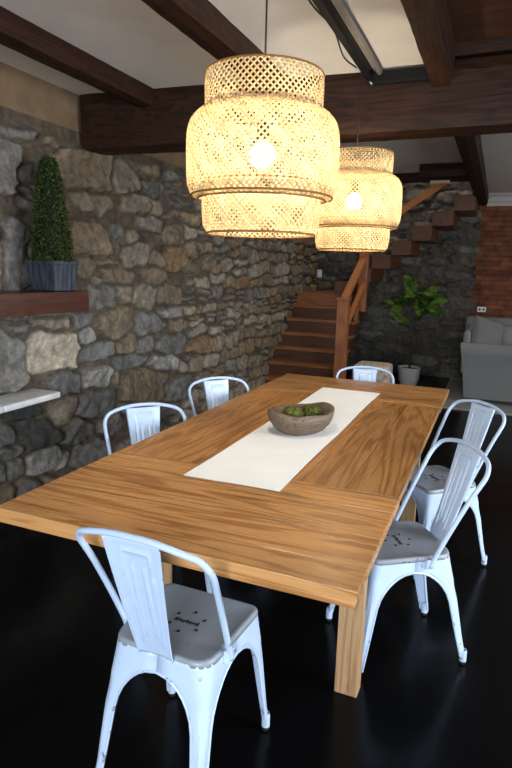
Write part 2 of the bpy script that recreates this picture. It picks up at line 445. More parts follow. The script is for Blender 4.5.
# ------------------------------------------------------------------ the room shell
WX, BY, CZ = -2.65, 8.75, 2.55           # left wall plane, back wall plane, ceiling height
RX, NY = 3.2, -2.5                         # right wall, rear wall
bm = nb(); box(bm, WX - .2, RX + .1, NY - .1, BY + .2, -0.1, 0.0)
struct(obj('floor', bm, M['floor']), 'glossy black floor')

bm = nb()
# ceiling with a stairwell opening x[-2.65,-.42] y[6.9,8.75]
box(bm, WX - .2, -0.37, NY - .1, 6.9, CZ, CZ + .08)
box(bm, -0.37, RX + .1, 3.60, 6.9, CZ, CZ + .08)
box(bm, -0.42, RX + .1, 6.9, BY + .2, CZ, CZ + .08)
struct(obj('ceiling', bm, M['plaster_white']), 'white plaster ceiling between dark beams')
bm = nb(); box(bm, -0.40, RX + .1, NY - .1, 3.5, 2.66, 2.72)
struct(obj('ceiling.001', bm, M['boards']), 'dark wooden boards overhead on the right')

# --- rubble stone walls as one height field each
rng = np.random.default_rng(11)
def vnoise(U, V, scale, seed):
    g = np.random.default_rng(seed).random((256, 256))
    x, y = U * scale + 50.3, V * scale + 31.7
    xi, yi = np.floor(x).astype(int), np.floor(y).astype(int); fx, fy = x - xi, y - yi
    fx, fy = fx * fx * (3 - 2 * fx), fy * fy * (3 - 2 * fy)
    a = g[xi % 256, yi % 256]; b = g[(xi + 1) % 256, yi % 256]; c = g[xi % 256, (yi + 1) % 256]; d = g[(xi + 1) % 256, (yi + 1) % 256]
    return (a * (1 - fx) + b * fx) * (1 - fy) + (c * (1 - fx) + d * fx) * fy - 0.5
def fbm(U, V, s, seed, n=4):
    return sum(vnoise(U, V, s * 2 ** k, seed + k) * 0.5 ** k for k in range(n))
PAL = [(0.21, 0.20, 0.185), (0.25, 0.235, 0.21), (0.16, 0.155, 0.15), (0.30, 0.27, 0.225), (0.28, 0.225, 0.16),
       (0.25, 0.195, 0.14), (0.36, 0.33, 0.285), (0.19, 0.175, 0.155)]
PALW = [(0.29, 0.225, 0.155), (0.33, 0.24, 0.15), (0.26, 0.205, 0.145), (0.36, 0.29, 0.21), (0.25, 0.23, 0.20), (0.31, 0.20, 0.115), (0.40, 0.345, 0.27)]
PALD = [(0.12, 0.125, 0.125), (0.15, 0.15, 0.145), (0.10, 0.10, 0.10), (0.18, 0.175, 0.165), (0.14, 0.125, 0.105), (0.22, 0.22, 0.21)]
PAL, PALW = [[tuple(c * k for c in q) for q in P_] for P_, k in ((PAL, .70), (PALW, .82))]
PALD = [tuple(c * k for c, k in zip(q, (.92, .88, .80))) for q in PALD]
def stone_field(u0, u1, z0, z1, res, stones, mortar, relief, warp=0.03, gap=0.10, seed=1, ztop=None):
    nu, nz = int((u1 - u0) / res) + 1, int((z1 - z0) / res) + 1
    u = np.linspace(u0, u1, nu); z = np.linspace(z0, z1, nz)
    U, Z = np.meshgrid(u, z, indexing='ij')
    Uw = U + fbm(U, Z, 6, seed, 3) * warp * 2; Zw = Z + fbm(U, Z, 6, seed + 9, 3) * warp * 2
    S = np.array([s[:4] for s in stones]); COL = np.array([s[4] for s in stones])
    F1 = np.full(U.shape, 9.0); F2 = np.full(U.shape, 9.0); ID = np.zeros(U.shape, int)
    for i, (su, sz, hw, hh) in enumerate(S):
        i0, i1 = np.searchsorted(u, (su - 3 * hw - .1, su + 3 * hw + .1)); j0, j1 = np.searchsorted(z, (sz - 3 * hh - .1, sz + 3 * hh + .1))
        if i0 >= i1 or j0 >= j1: continue
        du = np.abs(Uw[i0:i1, j0:j1] - su) / hw; dz = np.abs(Zw[i0:i1, j0:j1] - sz) / hh
        d = (du ** 2.6 + dz ** 2.6) ** (1 / 2.6)
        f1, f2, idd = F1[i0:i1, j0:j1], F2[i0:i1, j0:j1], ID[i0:i1, j0:j1]
        m1 = d < f1
        F2[i0:i1, j0:j1] = np.where(m1, f1, np.minimum(f2, d)); ID[i0:i1, j0:j1] = np.where(m1, i, idd); F1[i0:i1, j0:j1] = np.where(m1, d, f1)
    size = np.minimum(S[ID, 2], S[ID, 3])
    edge = np.minimum((F2 - F1) * 0.5, 1.22 - F1) * size        # metres to the joint, about
    t = np.clip((edge - gap * 0.08) / 0.016, 0, 1); prof = np.sqrt(np.clip(1 - (1 - t) ** 2, 0, 1))
    mask = np.clip((edge - gap * 0.06) / 0.008, 0, 1)
    r1 = np.random.default_rng(seed + 77); n = len(S)
    tilt_u, tilt_z, pr = r1.normal(0, .09, n), r1.normal(0, .09, n), r1.uniform(0.55, 1.0, n)
    du_, dz_ = U - S[ID, 0], Z - S[ID, 1]
    face = pr[ID] * relief + tilt_u[ID] * du_ + tilt_z[ID] * dz_
    ridge = fbm(U + ID * 3.7, Z + ID * 1.3, 7, seed + 20, 4) * 0.030
    steps = np.round(fbm(U + ID * 2.1, Z * 1.6 + ID * .7, 5, seed + 40, 2) * 6) / 6 * 0.024
    H = prof * np.clip(face + ridge + steps, relief * 0.15, relief * 1.9) + fbm(U, Z, 25, seed + 30, 3) * 0.006
    if ztop is not None:
        zt = ztop + vnoise(U, Z * 0, 3.0, seed + 50) * 0.12
        k = np.clip((zt - Z) / 0.04, 0, 1); H *= k; mask *= k
    c = COL[ID] * (1 + vnoise(U + ID, Z, 9, seed + 60)[..., None] * 0.35)
    mc = np.array(mortar) * (1 + fbm(U, Z, 12, seed + 65, 3)[..., None] * 0.5)
    col = mc * (1 - mask[..., None]) + c * mask[..., None]
    return U, Z, H, col
def field_mesh(name, co, col, nu, nz, flip=False):
    me = bpy.data.meshes.new(name)
    i, j = np.meshgrid(np.arange(nu - 1), np.arange(nz - 1), indexing='ij')
    a = (i * nz + j).ravel(); q = np.stack([a, a + nz, a + nz + 1, a + 1], 1)
    if flip: q = q[:, ::-1]
    me.from_pydata(co.reshape(-1, 3).tolist(), [], q.tolist())
    at = me.attributes.new('stone_colour', 'FLOAT_COLOR', 'POINT')
    at.data.foreach_set('color', np.concatenate([np.clip(col.reshape(-1, 3), 0, 1), np.ones((nu * nz, 1))], 1).ravel().astype(np.float32))
    me.polygons.foreach_set('use_smooth', [True] * len(me.polygons))
    o = bpy.data.objects.new(name, me); C.objects.link(o); me.materials.append(M['stone'])
    return o
def ray_hit(px, py, axis, val):
    a, b = (px - 256) / F_PX, -(py - 384) / F_PX
    d = r2 * a + u2 * b + look
    o = Vector((0, 0, CAM_H)); t = (val - o[axis]) / d[axis]
    return o + d * t
def courses(u0, u1, z0, z1, hmin, hmax, wmin, wmax, pal, seed):
    r = np.random.default_rng(seed); out = []; zz = z0
    while zz < z1:
        hh = r.uniform(hmin, hmax); uu = u0 - r.uniform(0, .3)
        while uu < u1:
            ww = r.uniform(wmin, wmax) * (0.8 + 0.5 * hh / hmax)
            k = pal[r.integers(len(pal))]
            if r.random() < .22:
                f = r.uniform(.4, .6)
                out.append((uu + ww / 2, zz + hh * f / 2, ww / 2, hh * f / 2, k)); out.append((uu + ww / 2, zz + hh * (1 + f) / 2, ww / 2, hh * (1 - f) / 2, pal[r.integers(len(pal))]))
            else:
                out.append((uu + ww / 2 + r.normal(0, .01), zz + hh / 2 + r.normal(0, .018), ww / 2, hh / 2 * r.uniform(.85, 1.1), k))
            uu += ww
        zz += hh
    return out
# stones read off the wall where they stand (centre pixel, pixel width, pixel height, colour)
SP = []
def st5(cx, cy, w_, h_, c): SP.append((cx / 2.56, 220 + cy / 2.56, w_ / 2.56, h_ / 2.56, c))
G, GB, DK, TN, BR_, PL, LG = (0.24, 0.23, 0.215), (0.195, 0.195, 0.195), (0.075, 0.072, 0.07), (0.32, 0.275, 0.215), (0.275, 0.215, 0.15), (0.60, 0.53, 0.42), (0.40, 0.39, 0.37)
for s in [(145, 340, 135, 92, PL), (25, 365, 90, 135, G), (140, 268, 95, 42, TN), (225, 258, 70, 42, G), (305, 265, 90, 70, BR_), (270, 195, 85, 58, G),
          (325, 190, 34, 55, TN), (375, 195, 60, 62, TN), (440, 190, 55, 52, BR_), (445, 232, 54, 34, LG), (390, 262, 70, 52, G), (235, 300, 58, 36, LG),
          (255, 337, 88, 46, GB), (330, 320, 56, 52, BR_), (375, 315, 42, 46, G), (445, 318, 76, 48, G), (345, 362, 70, 44, GB), (420, 368, 66, 52, LG),
          (175, 418, 80, 60, GB), (260, 412, 78, 56, LG), (308, 408, 26, 36, BR_), (370, 430, 118, 92, BR_), (465, 430, 62, 54, G), (255, 470, 112, 66, GB),
          (170, 488, 62, 66, TN), (115, 550, 104, 86, DK), (210, 545, 82, 60, G), (55, 490, 105, 48, DK), (15, 560, 44, 52, GB), (30, 604, 62, 40, G),
          (130, 610, 98, 74, LG), (50, 632, 64, 56, G), (235, 595, 72, 66, G), (10, 655, 36, 74, G), (300, 520, 60, 46, G), (330, 490, 40, 40, TN),
          (220, 118, 58, 56, BR_), (285, 105, 74, 26, TN), (300, 140, 92, 42, BR_), (260, 146, 26, 36, TN), (240, 50, 98, 92, BR_), (308, 60, 36, 62, G),
          (340, 40, 34, 38, TN), (355, 90, 66, 52, TN), (405, 105, 46, 44, BR_), (450, 40, 62, 48, BR_), (455, 95, 40, 62, (0.33, 0.22, 0.12)), (495, 120, 42, 48, BR_),
          (50, 95, 72, 170, G), (8, 110, 34, 180, BR_), (60, 270, 70, 30, G), (110, 180, 60, 40, G)]:
    st5(*s)
def st2(cx, cy, w_, h_, c): SP.append((cx / 2, cy / 2, w_ / 2, h_ / 2, c))
for s in [(15, 330, 62, 112, G), (42, 266, 78, 36, G), (100, 290, 40, 30, BR_), (172, 335, 100, 76, BR_), (256, 352, 64, 64, TN), (190, 400, 84, 40, TN),
          (292, 332, 66, 42, BR_), (285, 410, 58, 36, TN), (318, 415, 26, 36, TN), (190, 290, 90, 26, G), (245, 300, 60, 24, BR_), (240, 480, 40, 50, GB), (330, 300, 50, 30, BR_)]:
    st2(*s)
left_stones = []
for px, py, pw, ph, c in SP:
    a, b = ray_hit(px - pw / 2, py, 0, WX + .05), ray_hit(px + pw / 2, py, 0, WX + .05)
    t, d = ray_hit(px, py - ph / 2, 0, WX + .05), ray_hit(px, py + ph / 2, 0, WX + .05)
    left_stones.append(((a.y + b.y) / 2, (t.z + d.z) / 2, abs(b.y - a.y) / 2 * 1.04, abs(t.z - d.z) / 2 * 1.04, tuple(v_ * .72 for v_ in c)))
fixed = np.array([s[:4] for s in left_stones])
def free(s):
    return not np.any((np.abs(fixed[:, 0] - s[0]) < (fixed[:, 2] + s[2] * .55)) & (np.abs(fixed[:, 1] - s[1]) < (fixed[:, 3] + s[3] * .55)))
for s in courses(1.0, 4.6, 0.0, 2.36, .11, .20, .18, .40, PAL, 3): 
    if free(s): left_stones.append(s)
for s in courses(4.6, 8.8, 0.0, 2.36, .09, .17, .14, .36, PALW, 4):
    if free(s): left_stones.append(s)
U, Z, H, col = stone_field(0.6, 8.8, 0.0, 2.32, 0.0095, left_stones, (0.105, 0.085, 0.062), 0.060, seed=5, ztop=2.265)
co = np.stack([WX + H, U, Z], -1)
struct(field_mesh('wall_left', co, col, *U.shape), 'rubble stone wall on the left')
bm = nb(); box(bm, WX - .2, WX - 0.006, NY - .1, BY + .2, 0, 4.4)
struct(obj('wall_left.001', bm, M['plaster_tan']), 'tan plaster above the left stone wall')
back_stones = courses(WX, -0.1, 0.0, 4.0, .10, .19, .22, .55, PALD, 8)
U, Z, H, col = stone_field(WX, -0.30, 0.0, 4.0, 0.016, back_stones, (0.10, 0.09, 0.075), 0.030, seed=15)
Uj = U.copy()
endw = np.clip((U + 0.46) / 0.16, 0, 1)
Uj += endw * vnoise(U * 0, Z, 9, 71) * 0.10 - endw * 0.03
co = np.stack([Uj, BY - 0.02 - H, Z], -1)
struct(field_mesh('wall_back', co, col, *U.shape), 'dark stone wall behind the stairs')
bm = nb(); box(bm, WX - .2, RX + .1, BY, BY + .2, 0, 4.4)
struct(obj('wall_back.001', bm, M['brick']), 'orange brick wall behind the sofa')
def holed_wall(name, along_x, fixedc, lo, hi, holes, mat, label):
    bm = nb(); cuts = sorted({lo, hi, *[h[0] for h in holes], *[h[1] for h in holes]})
    for a, b in zip(cuts, cuts[1:]):
        hh = [h for h in holes if h[0] <= a and h[1] >= b]
        spans = [(0, hh[0][2]), (hh[0][3], 2.72)] if hh else [(0, 2.72)]
        for z0, z1 in spans:
            if along_x: box(bm, a, b, fixedc - .2, fixedc, z0, z1)
            else: box(bm, fixedc, fixedc + .2, a, b, z0, z1)
    struct(obj(name, bm, mat), label)
holed_wall('wall_right', False, RX, NY - .1, BY + .2, [(0.9, 3.5, .7, 2.2), (5.6, 7.2, .8, 2.2)], M['plaster_room'], 'plaster wall with windows on the right')
holed_wall('wall_rear', True, NY, WX - .2, RX + .1, [(-1.1, 1.3, .6, 2.1)], M['plaster_room'], 'plaster wall with a window at the rear')
bm = nb()
for x0, x1, y0, y1, z0, z1 in ((WX - .2, -0.42, 6.82, 6.9, 2.63, 4.4), (-0.42, -0.34, 6.82, BY + .2, 2.63, 4.4), (WX - .2, -.34, 6.82, BY + .2, 4.4, 4.48)):
    box(bm, x0, x1, y0, y1, z0, z1)
struct(obj('wall_stairwell', bm, M['plaster_room']), 'plaster around the stairwell above')
# crown moulding over the brick wall
bm = nb(); prof = [(0, 2.39), (0.03, 2.39), (0.035, 2.43), (0.05, 2.45), (0.055, 2.50), (0.09, 2.53), (0.10, 2.55), (0, 2.55)]
rows = [[bm.verts.new((x, BY - d, z)) for d, z in prof] for x in (-0.27, RX)]
grid_faces(bm, rows, True); bm.faces.new(rows[0][::-1]); bm.faces.new(rows[1])
struct(obj('trim_1', bm, M['moulding']), 'white crown moulding above the brick wall')

# ------------------------------------------------------------------ beams
JZ0 = 2.43
tag(obj('ceiling_beam', rough_box(-2.22, -2.095, -2.4, 3.42, JZ0 + .01, CZ + .02, 1, seed=1), M['beam_y'], smooth=False),
    'dark narrow ceiling beam nearest the left stone wall', 'beam', 'narrow ceiling beams')
tag(obj('ceiling_beam', rough_box(-1.35, -1.22, -2.4, 3.42, JZ0, CZ + .02, 1, seed=2), M['beam_y']),
    'dark narrow ceiling beam running behind the large nearer pendant lamp', 'beam', 'narrow ceiling beams')
tag(obj('ceiling_beam', rough_box(-0.44, -0.335, -2.4, 3.42, JZ0, 2.68, 1, seed=3), M['beam_y']),
    'dark narrow ceiling beam right of the black track, beside the wooden boards', 'beam', 'narrow ceiling beams')
cb = rough_box(WX + .02, RX, 3.42, 3.66, 2.225, CZ + .03, 0, seed=4, amp=.009, bev=.02)
for v in cb.verts:                                                    # the old timber sits slightly askew, lower at the stone wall
    k = max(0.0, -0.7 - v.co.x); v.co.y -= .075 * k; v.co.z -= .012 * k
tag(obj('cross_beam', cb, M['beam_x']),
    'heavy dark crosswise ceiling beam spanning the room over the far lamp', 'beam')
tag(obj('cross_beam', rough_box(-0.34, RX, 3.44, 3.64, 2.585, 2.70, 0, seed=5), M['beam_x']),
    'dark upper timber above the heavy cross beam at right', 'beam')
tag(obj('ceiling_beam', rough_box(-0.40, -0.25, 3.64, BY, 2.40, CZ + .02, 1, seed=6), M['beam_y']),
    'dark ceiling beam running back from the cross beam to the brick wall', 'beam')
tag(obj('stairwell_beam', rough_box(-2.6, -0.42, 6.80, 6.92, 2.455, 2.555, 0, seed=7), M['beam_x']),
    'long thin dark beam edging the stairwell opening', 'beam')
tag(obj('stairwell_beam', rough_box(-0.86, -0.41, 6.28, 6.36, 2.42, 2.555, 0, seed=8), M['beam_x']),
    'short dark beam in front of the stairwell edge', 'beam')
bm = nb(); box(bm, -0.80, -0.60, 6.74, 6.80, 2.425, 2.455, .004)  # added piece, painted pale to imitate the lit patch at the rail
tag(obj('lit_patch_board', bm, M['painted_lit_patch']), 'small added board painted pale as a lit patch by the diagonal rail', 'board')

# ------------------------------------------------------------------ ceiling track and pipe
t = thing('ceiling_track', 'black ceiling track with a grey pipe beside it', 'lighting track', (-0.765, 3.4, CZ))
bm = nb(); box(bm, -0.017, 0.017, -4.9, -0.02, -0.055, 0.0, .003); obj('track_bar', bm, M['black_metal'], t)
bm = nb(); tube(bm, [(0.055, -4.9, -0.022), (0.055, -0.03, -0.022)], 0.016, 12); obj('grey_pipe', bm, M['grey_pipe'], t, True)
bm = nb(); box(bm, -0.01, 0.33, -0.02, 0.015, -0.075, -0.015, .004); obj('cross_bar', bm, M['black_metal'], t)
bm = nb(); tube(bm, [(-0.005, -0.025, -0.06), (0.012, -0.045, -0.075), (0.018, -0.03, -0.085)], 0.007, 8); obj('end_clamp', bm, M['steel'], t, True)
bm = nb()
tube(bm, catmull([(-0.022, -1.4, -0.03), (-0.03, -1.0, -0.05), (-0.022, -0.7, -0.035), (-0.035, -0.45, -0.07), (-0.02, -0.25, -0.06)], 6), 0.004, 6); obj('loose_wire', bm, M['cord'], t, True)

# ------------------------------------------------------------------ pendant lamps
def weave(prof, n, wd, r_off=0.0, phase=0.0):
    """diagonal lattice of bamboo strips over a surface of revolution"""
    bm = nb(); rt = random.Random(n)
    lay = bm.verts.layers.float_color.new('strip_tone')
    def vert(co, tone):
        v = bm.verts.new(co); v[lay] = (tone, tone, tone, 1); return v
    P = [Vector((p[0], p[1])) for p in prof]
    cum = [0.0]
    for a, b in zip(P, P[1:]): cum.append(cum[-1] + (b - a).length)
    for sgn in (1, -1):
        th = [0.0]
        for i in range(1, len(P)):
            rm = (P[i].x + P[i - 1].x) / 2
            th.append(th[-1] + sgn * (cum[i] - cum[i - 1]) / max(rm, .05))
        off = r_off + (0.0011 if sgn > 0 else -0.0011)
        for k in range(n):
            t0 = 2 * PI * k / n + phase; prev = None; tn = rt.choice((.72, .86, .97, 1.05))
            for i, p in enumerate(P):
                a = P[max(0, i - 1)]; b = P[min(len(P) - 1, i + 1)]
                dv = (b - a).normalized()
                an = t0 + th[i]; ca, sa = math.cos(an), math.sin(an)
                er = Vector((ca, sa, 0)); et = Vector((-sa, ca, 0)); es = er * dv.x + Vector((0, 0, dv.y))
                nr = es.cross(et)
                if nr.dot(er) < 0: nr = -nr
                c = er * p.x + Vector((0, 0, p.y)) + nr * off
                side = (et - es * sgn).normalized() * (wd / 2)
                pair = (vert(c - side, tn * .46), vert(c - side * .35, tn), vert(c + side, tn))
                if prev: 
                    bm.faces.new((prev[0], prev[1], pair[1], pair[0])); bm.faces.new((prev[1], prev[2], pair[2], pair[1]))
                prev = pair
    return bm
def arc_prof(pts, n):
    return [(p.x, p.y) for p in catmull([Vector((a, b, 0)) for a, b in pts], n)]
def hoop(r, z, th=0.0034, seg=64):
    bm = nb(); pts = [(r * math.cos(2 * PI * k / seg), r * math.sin(2 * PI * k / seg), z) for k in range(seg + 1)]
    tube(bm, pts, th, 6, cap=False); return bm
def make_lamp():
    t = thing('pendant_lamp', 'large three-tier woven bamboo pendant lamp nearest the camera, lit', 'pendant lamp', (-0.768, 1.878, 0), 0, 'woven bamboo pendants over the table')
    bm = nb(); tube(bm, [(0, 0, 1.93), (0, 0, 2.50)], 0.0035, 8); obj('cord', bm, M['cord'], t, True)
    bm = nb(); lathe(bm, [(0.0, 1.945), (.012, 1.945), (.019, 1.93), (.021, 1.89), (.018, 1.878), (0, 1.878)], 16); obj('lamp_socket', bm, M['black_metal'], t, True)
    bm = nb(); lathe(bm, [(.001, 1.88 + 0.0), (.014, 1.879)] + [(BR * math.sin(a), 1.838 + BR * math.cos(a)) for a in np.linspace(0.35, PI, 14)], 24); obj('light_bulb', bm, M['bulb'], t, True)['label'] = 'lit round bulb'
    tiers = [('upper_tier', [(.191, 2.078), (.1925, 2.05), (.1925, 2.0), (.190, 1.955), (.182, 1.93)], 60, .0058, ((.191, 2.079),)),
             ('middle_tier', [(.182, 1.972), (.212, 1.962), (.238, 1.935), (.2495, 1.895), (.2515, 1.84), (.251, 1.775), (.246, 1.73), (.232, 1.702), (.212, 1.695)], 78, .0064, ((.213, 1.694), (.236, 1.703), (.183, 1.973))),
             ('lower_tier', [(.197, 1.745), (.199, 1.70), (.199, 1.65), (.195, 1.61), (.183, 1.585)], 62, .0062, ((.184, 1.583), (.197, 1.745)))]
    for nm, pr, n, wd, hoops in tiers:
        o = obj(nm, weave(arc_prof(pr, 5), n, wd), M['bamboo'], t)
        if nm != 'upper_tier':
            pass
        for r, z in hoops: obj('rim_hoop', hoop(r, z), M['bamboo_rim'], o, True)
    for k in range(3):
        a = 2 * PI * k / 3 + .5
        bm = nb(); tube(bm, [(.018 * math.cos(a), .018 * math.sin(a), 1.935), (.188 * math.cos(a), .188 * math.sin(a), 1.97)], .0022, 6)
        obj('frame_arm', bm, M['cord'], t, True)
    return t
def children_of(o): return [c for c in bpy.data.objects if c.parent == o]
def dup(root, loc=None, rz=None, label=None, group=None):
    r = root.copy(); C.objects.link(r)
    if loc is not None: r.location = loc
    if rz is not None: r.rotation_euler = (0, 0, rz)
    if label: r['label'] = label
    if group: r['group'] = group
    for ch in children_of(root):
        c = ch.copy(); C.objects.link(c); c.parent = r
        for g in children_of(ch):
            d = g.copy(); C.objects.link(d); d.parent = c
    return r
lamp = make_lamp()
dup(lamp, (-0.768, 3.195, 0), 0.4, 'smaller-looking woven bamboo pendant lamp hanging farther back near the cross beam')

# ------------------------------------------------------------------ table
TX0, TX1, TY0, TY1, TZ = -1.309, -0.226, 1.188, 3.765, 0.76
def board(x0, x1, y0, y1, z0, z1, grooves=(), gaxis=0, seed=0, wob=0.0025):
    """board with plank grooves and a slightly uneven hand-worked edge"""
    bm = nb()
    if gaxis == 0: cuts = [x0] + list(grooves) + [x1]
    else: cuts = [y0] + list(grooves) + [y1]
    g = 0.0009
    for a, b in zip(cuts, cuts[1:]):
        if gaxis == 0: box(bm, a + g, b - g, y0, y1, z0, z1, .0022, 2)
        else: box(bm, x0, x1, a + g, b - g, z0, z1, .0022, 2)
    if grooves: box(bm, x0 + .01, x1 - .01, y0 + .01, y1 - .01, z0 + .002, z1 - .006)
    return bm
tb = thing('dining_table', 'long honey-brown wooden plank dining table with extension leaves', 'table', (0, 0, 0))
th = .030
obj('tabletop', board(TX0 + .004, TX1 - .004, 1.797, 3.188, TZ - th, TZ, [-1.13, -0.945, -0.768, -0.595, -0.405], 0), M['table_y'], tb)
for y0, y1 in ((1.667, 1.795), (3.190, 3.318)):
    obj('breadboard_end', board(TX0, TX1, y0, y1, TZ - th, TZ), M['table_x'], tb)
obj('extension_leaf', board(TX0 + .002, TX1 - .002, TY0, 1.665, TZ - th, TZ, [1.30, 1.475], 1), M['table_x'], tb)
obj('extension_leaf', board(TX0 + .002, TX1 - .002, 3.320, TY1, TZ - th, TZ, [3.49, 3.64], 1), M['table_x'], tb)
for y0, y1 in ((TY0 + .006, TY0 + .075), (TY1 - .075, TY1 - .006)):
    bm = nb(); box(bm, TX0 + .006, TX1 - .006, y0, y1, TZ - th - .018, TZ - th - .0005, .003)
    obj('leaf_batten', bm, M['table_x'], tb)
for q in ((TX0 + .10, TX1 - .10, 1.80, 1.825), (TX0 + .10, TX1 - .10, 3.265, 3.29), (TX0 + .11, TX0 + .135, 1.826, 3.264), (TX1 - .135, TX1 - .11, 1.826, 3.264)):
    bm = nb(); box(bm, *q, .62, TZ - th - .001); obj('apron_rail', bm, M['leg_wood'], tb)
for lx in (TX0 + .125, TX1 - .178):
    for ly in (1.788, 3.235):
        bm = rough_box(lx, lx + .086, ly, ly + .068, 0.0, TZ - th - .002, 2, step=.05, amp=.0012, seed=lx + ly, bev=.005)
        for v in bm.verts: v.co.z = max(0, min(TZ - th - .001, v.co.z))
        obj('leg', bm, M['leg_wood'], tb)
for x in (-1.0, -0.55):
    bm = nb(); box(bm, x - .03, x + .03, 1.36, 1.9, .685, TZ - th - .015, .002); obj('leaf_slide', bm, M['leg_wood'], tb)

# runner: thin cloth lying on the table
bm = nb(); nx, ny = 14, 70; rows = []
for j in range(ny + 1):
    y = 1.668 + (3.398 - 1.668) * j / ny; row = []
    for i in range(nx + 1):
        x = -0.943 + .348 * i / nx
        edge = .0022 * math.sin(y * 7 + (3 if i > nx / 2 else 0)) * (1 if i in (0, nx) else 0)
        skew = .016 * (x + .77) * (1 - j / ny) 
        rz = 0.0016 + max(0, .0022 * mnoise.noise(Vector((x * 5, y * 4, 0))))
        row.append(bm.verts.new((x + edge, y + skew, TZ + rz)))
    rows.append(row)
grid_faces(bm, rows)
o = tag(obj('table_runner', bm, M['runner'], None, False), 'white linen runner laid down the middle of the wooden table', 'table runner')
solidify(o, .0014, 1.0)

# dough bowl
def make_bowl():
    L_, W_, Hb, t = .156, .118, .096, .013
    bm = nb(); seg = 44
    def ring(s, z, rim=False, inner=False):
        out = []
        for k in range(seg):
            a = 2 * PI * k / seg; ca, sa = math.cos(a), math.sin(a)
            e = .78
            x = L_ * s * math.copysign(abs(ca) ** e, ca); y = W_ * s * math.copysign(abs(sa) ** .9, sa)
            zz = z
            if rim:
                zz += .016 * abs(ca) ** 5 + .006 * mnoise.noise(Vector((ca * 2, sa * 2, 0)))
                x *= 1 + .04 * abs(ca) ** 6
            q = mnoise.noise(Vector((x * 18, y * 18, z * 18))) * .004
            if inner: x -= math.copysign(t, ca) * abs(ca) ** .5; y -= math.copysign(t, sa) * abs(sa) ** .5
            out.append(bm.verts.new((x * (1 + q), y + q, zz)))
        return out
    rows = [ring(.55, 0.0), ring(.68, .010), ring(.86, .038), ring(.96, .064), ring(1.0, Hb, True), ring(.985, Hb + .001, True, True), ring(.93, .058, inner=True), ring(.78, .028, inner=True), ring(.5, .016, inner=True)]
    grid_faces(bm, rows, True); bm.faces.new(rows[0][::-1]); bm.faces.new(rows[-1])
    return bm
bw = obj('dough_bowl', make_bowl(), M['bowl'], None, True)
bw.location = (-0.755, 2.378, TZ + .004); bw.rotation_euler = (0, 0, math.radians(58))
tag(bw, 'oblong weathered wooden dough bowl on the white runner', 'bowl')
def moss(r, seed):
    bm = nb(); bmesh.ops.create_icosphere(bm, subdivisions=4, radius=r)
    for v in bm.verts:
        d = v.co.normalized()
        v.co += d * (mnoise.noise(d * 3 + Vector((seed, 0, 0))) * .006 + mnoise.noise(v.co * 260) * .004)
    rr = random.Random(seed)
    for k in range(420):
        d = Vector((rr.gauss(0, 1), rr.gauss(0, 1), rr.gauss(0, 1))).normalized(); s = d.orthogonal().normalized() * .0022
        p = d * r * .97; q = d * (r + rr.uniform(.004, .010)) + Vector((rr.gauss(0, .003), rr.gauss(0, .003), 0))
        bm.faces.new([bm.verts.new(p - s), bm.verts.new(p + s), bm.verts.new(q)])
    return bm
ca, sa = math.cos(math.radians(58)), math.sin(math.radians(58))
for dx, r, sd, lab in ((-.052, .050, 1, 'larger mossy green ball in the near end of the bowl'), (.062, .046, 2, 'smaller mossy green ball at the far end of the bowl'),):
    o = tag(obj('moss_ball', moss(r, sd), M['moss'], None, True), lab, 'moss ball', 'moss balls in the wooden bowl')
    o.location = (-0.755 + dx * ca, 2.378 + dx * sa, TZ + .024 + r)

# ------------------------------------------------------------------ metal chairs
def lerp(a, b, t): return a + (b - a) * t
def chair_corner(sy, z):
    """outer corner of the folded sheet at height z and its fold radius"""
    t = (.452 - z) / .452; e = t ** 1.1
    if sy > 0: return lerp(.165, .188, e), lerp(.156, .212, e), lerp(.034, .011, min(1, t * 3.2))
    return lerp(.150, .172, e), -lerp(.156, .242, e), lerp(.056, .011, min(1, t * 2.6))
def chair_leg(sx, sy):
    """one folded sheet leg carrying its halves of the two side arches"""
    bm = nb()
    zs = [.452, .440, .425, .408, .402, .395, .385, .372, .355, .333, .305, .27, .22, .17, .12, .07, .025]
    rows = []
    for z in zs:
        cx, cyy, rc = chair_corner(sy, z); ox, oy, _ = chair_corner(-sy, z)
        mx = Vector((0, cyy)); my = Vector(((cx + ox) / 2, 0.0)); c0 = Vector((cx, cyy))
        dx_, dy_ = (mx - c0), (my - c0); lx, ly = dx_.length, dy_.length; dx_.normalize(); dy_.normalize()
        if z >= .402: wx, wy = lx, ly
        else:
            q = min(1.0, (.402 - z) / .135); k = (1 - math.sqrt(max(0, 1 - (1 - q) ** 2.1)))
            low = .043 - .021 * min(1, max(0, (.402 - z) / .377))
            wx, wy = lerp(low, lx, k), lerp(low, ly, k)
        fl = 0.0
        if .06 < z < .35: fl = .006 * min(1, (z - .06) / .06, (.35 - z) / .03)
        a, b = c0 + dx_ * rc, c0 + dy_ * rc
        wx, wy = max(wx, rc + .004), max(wy, rc + .004)
        pts = [c0 + dx_ * wx, c0 + dx_ * (wx * .6 + rc * .4), a]
        for f in (.25, .5, .75):                                        # rounded fold, fluted lower down
            p = a * (1 - f) ** 2 + c0 * 2 * f * (1 - f) + b * f * f
            inward = (dx_ + dy_).normalized()
            pts.append(p + inward * fl * (1.0 if f == .5 else .55))
        pts += [b, c0 + dy_ * (wy * .6 + rc * .4), c0 + dy_ * wy]
        rows.append([bm.verts.new((sx * p.x, p.y, z)) for p in pts])
    grid_faces(bm, rows)
    for idx in (0, 8):                                                  # rolled bead along the arch and leg edges
        path = [r[idx].co.copy() for r, z in zip(rows, zs) if z <= .4021]
        tube(bm, path, .0032, 6)
    bmesh.ops.recalc_face_normals(bm, faces=bm.faces)
    fx, fy, _ = chair_corner(sy, .012)
    return bm, (sx * (fx - .010), fy - .010 * sy)
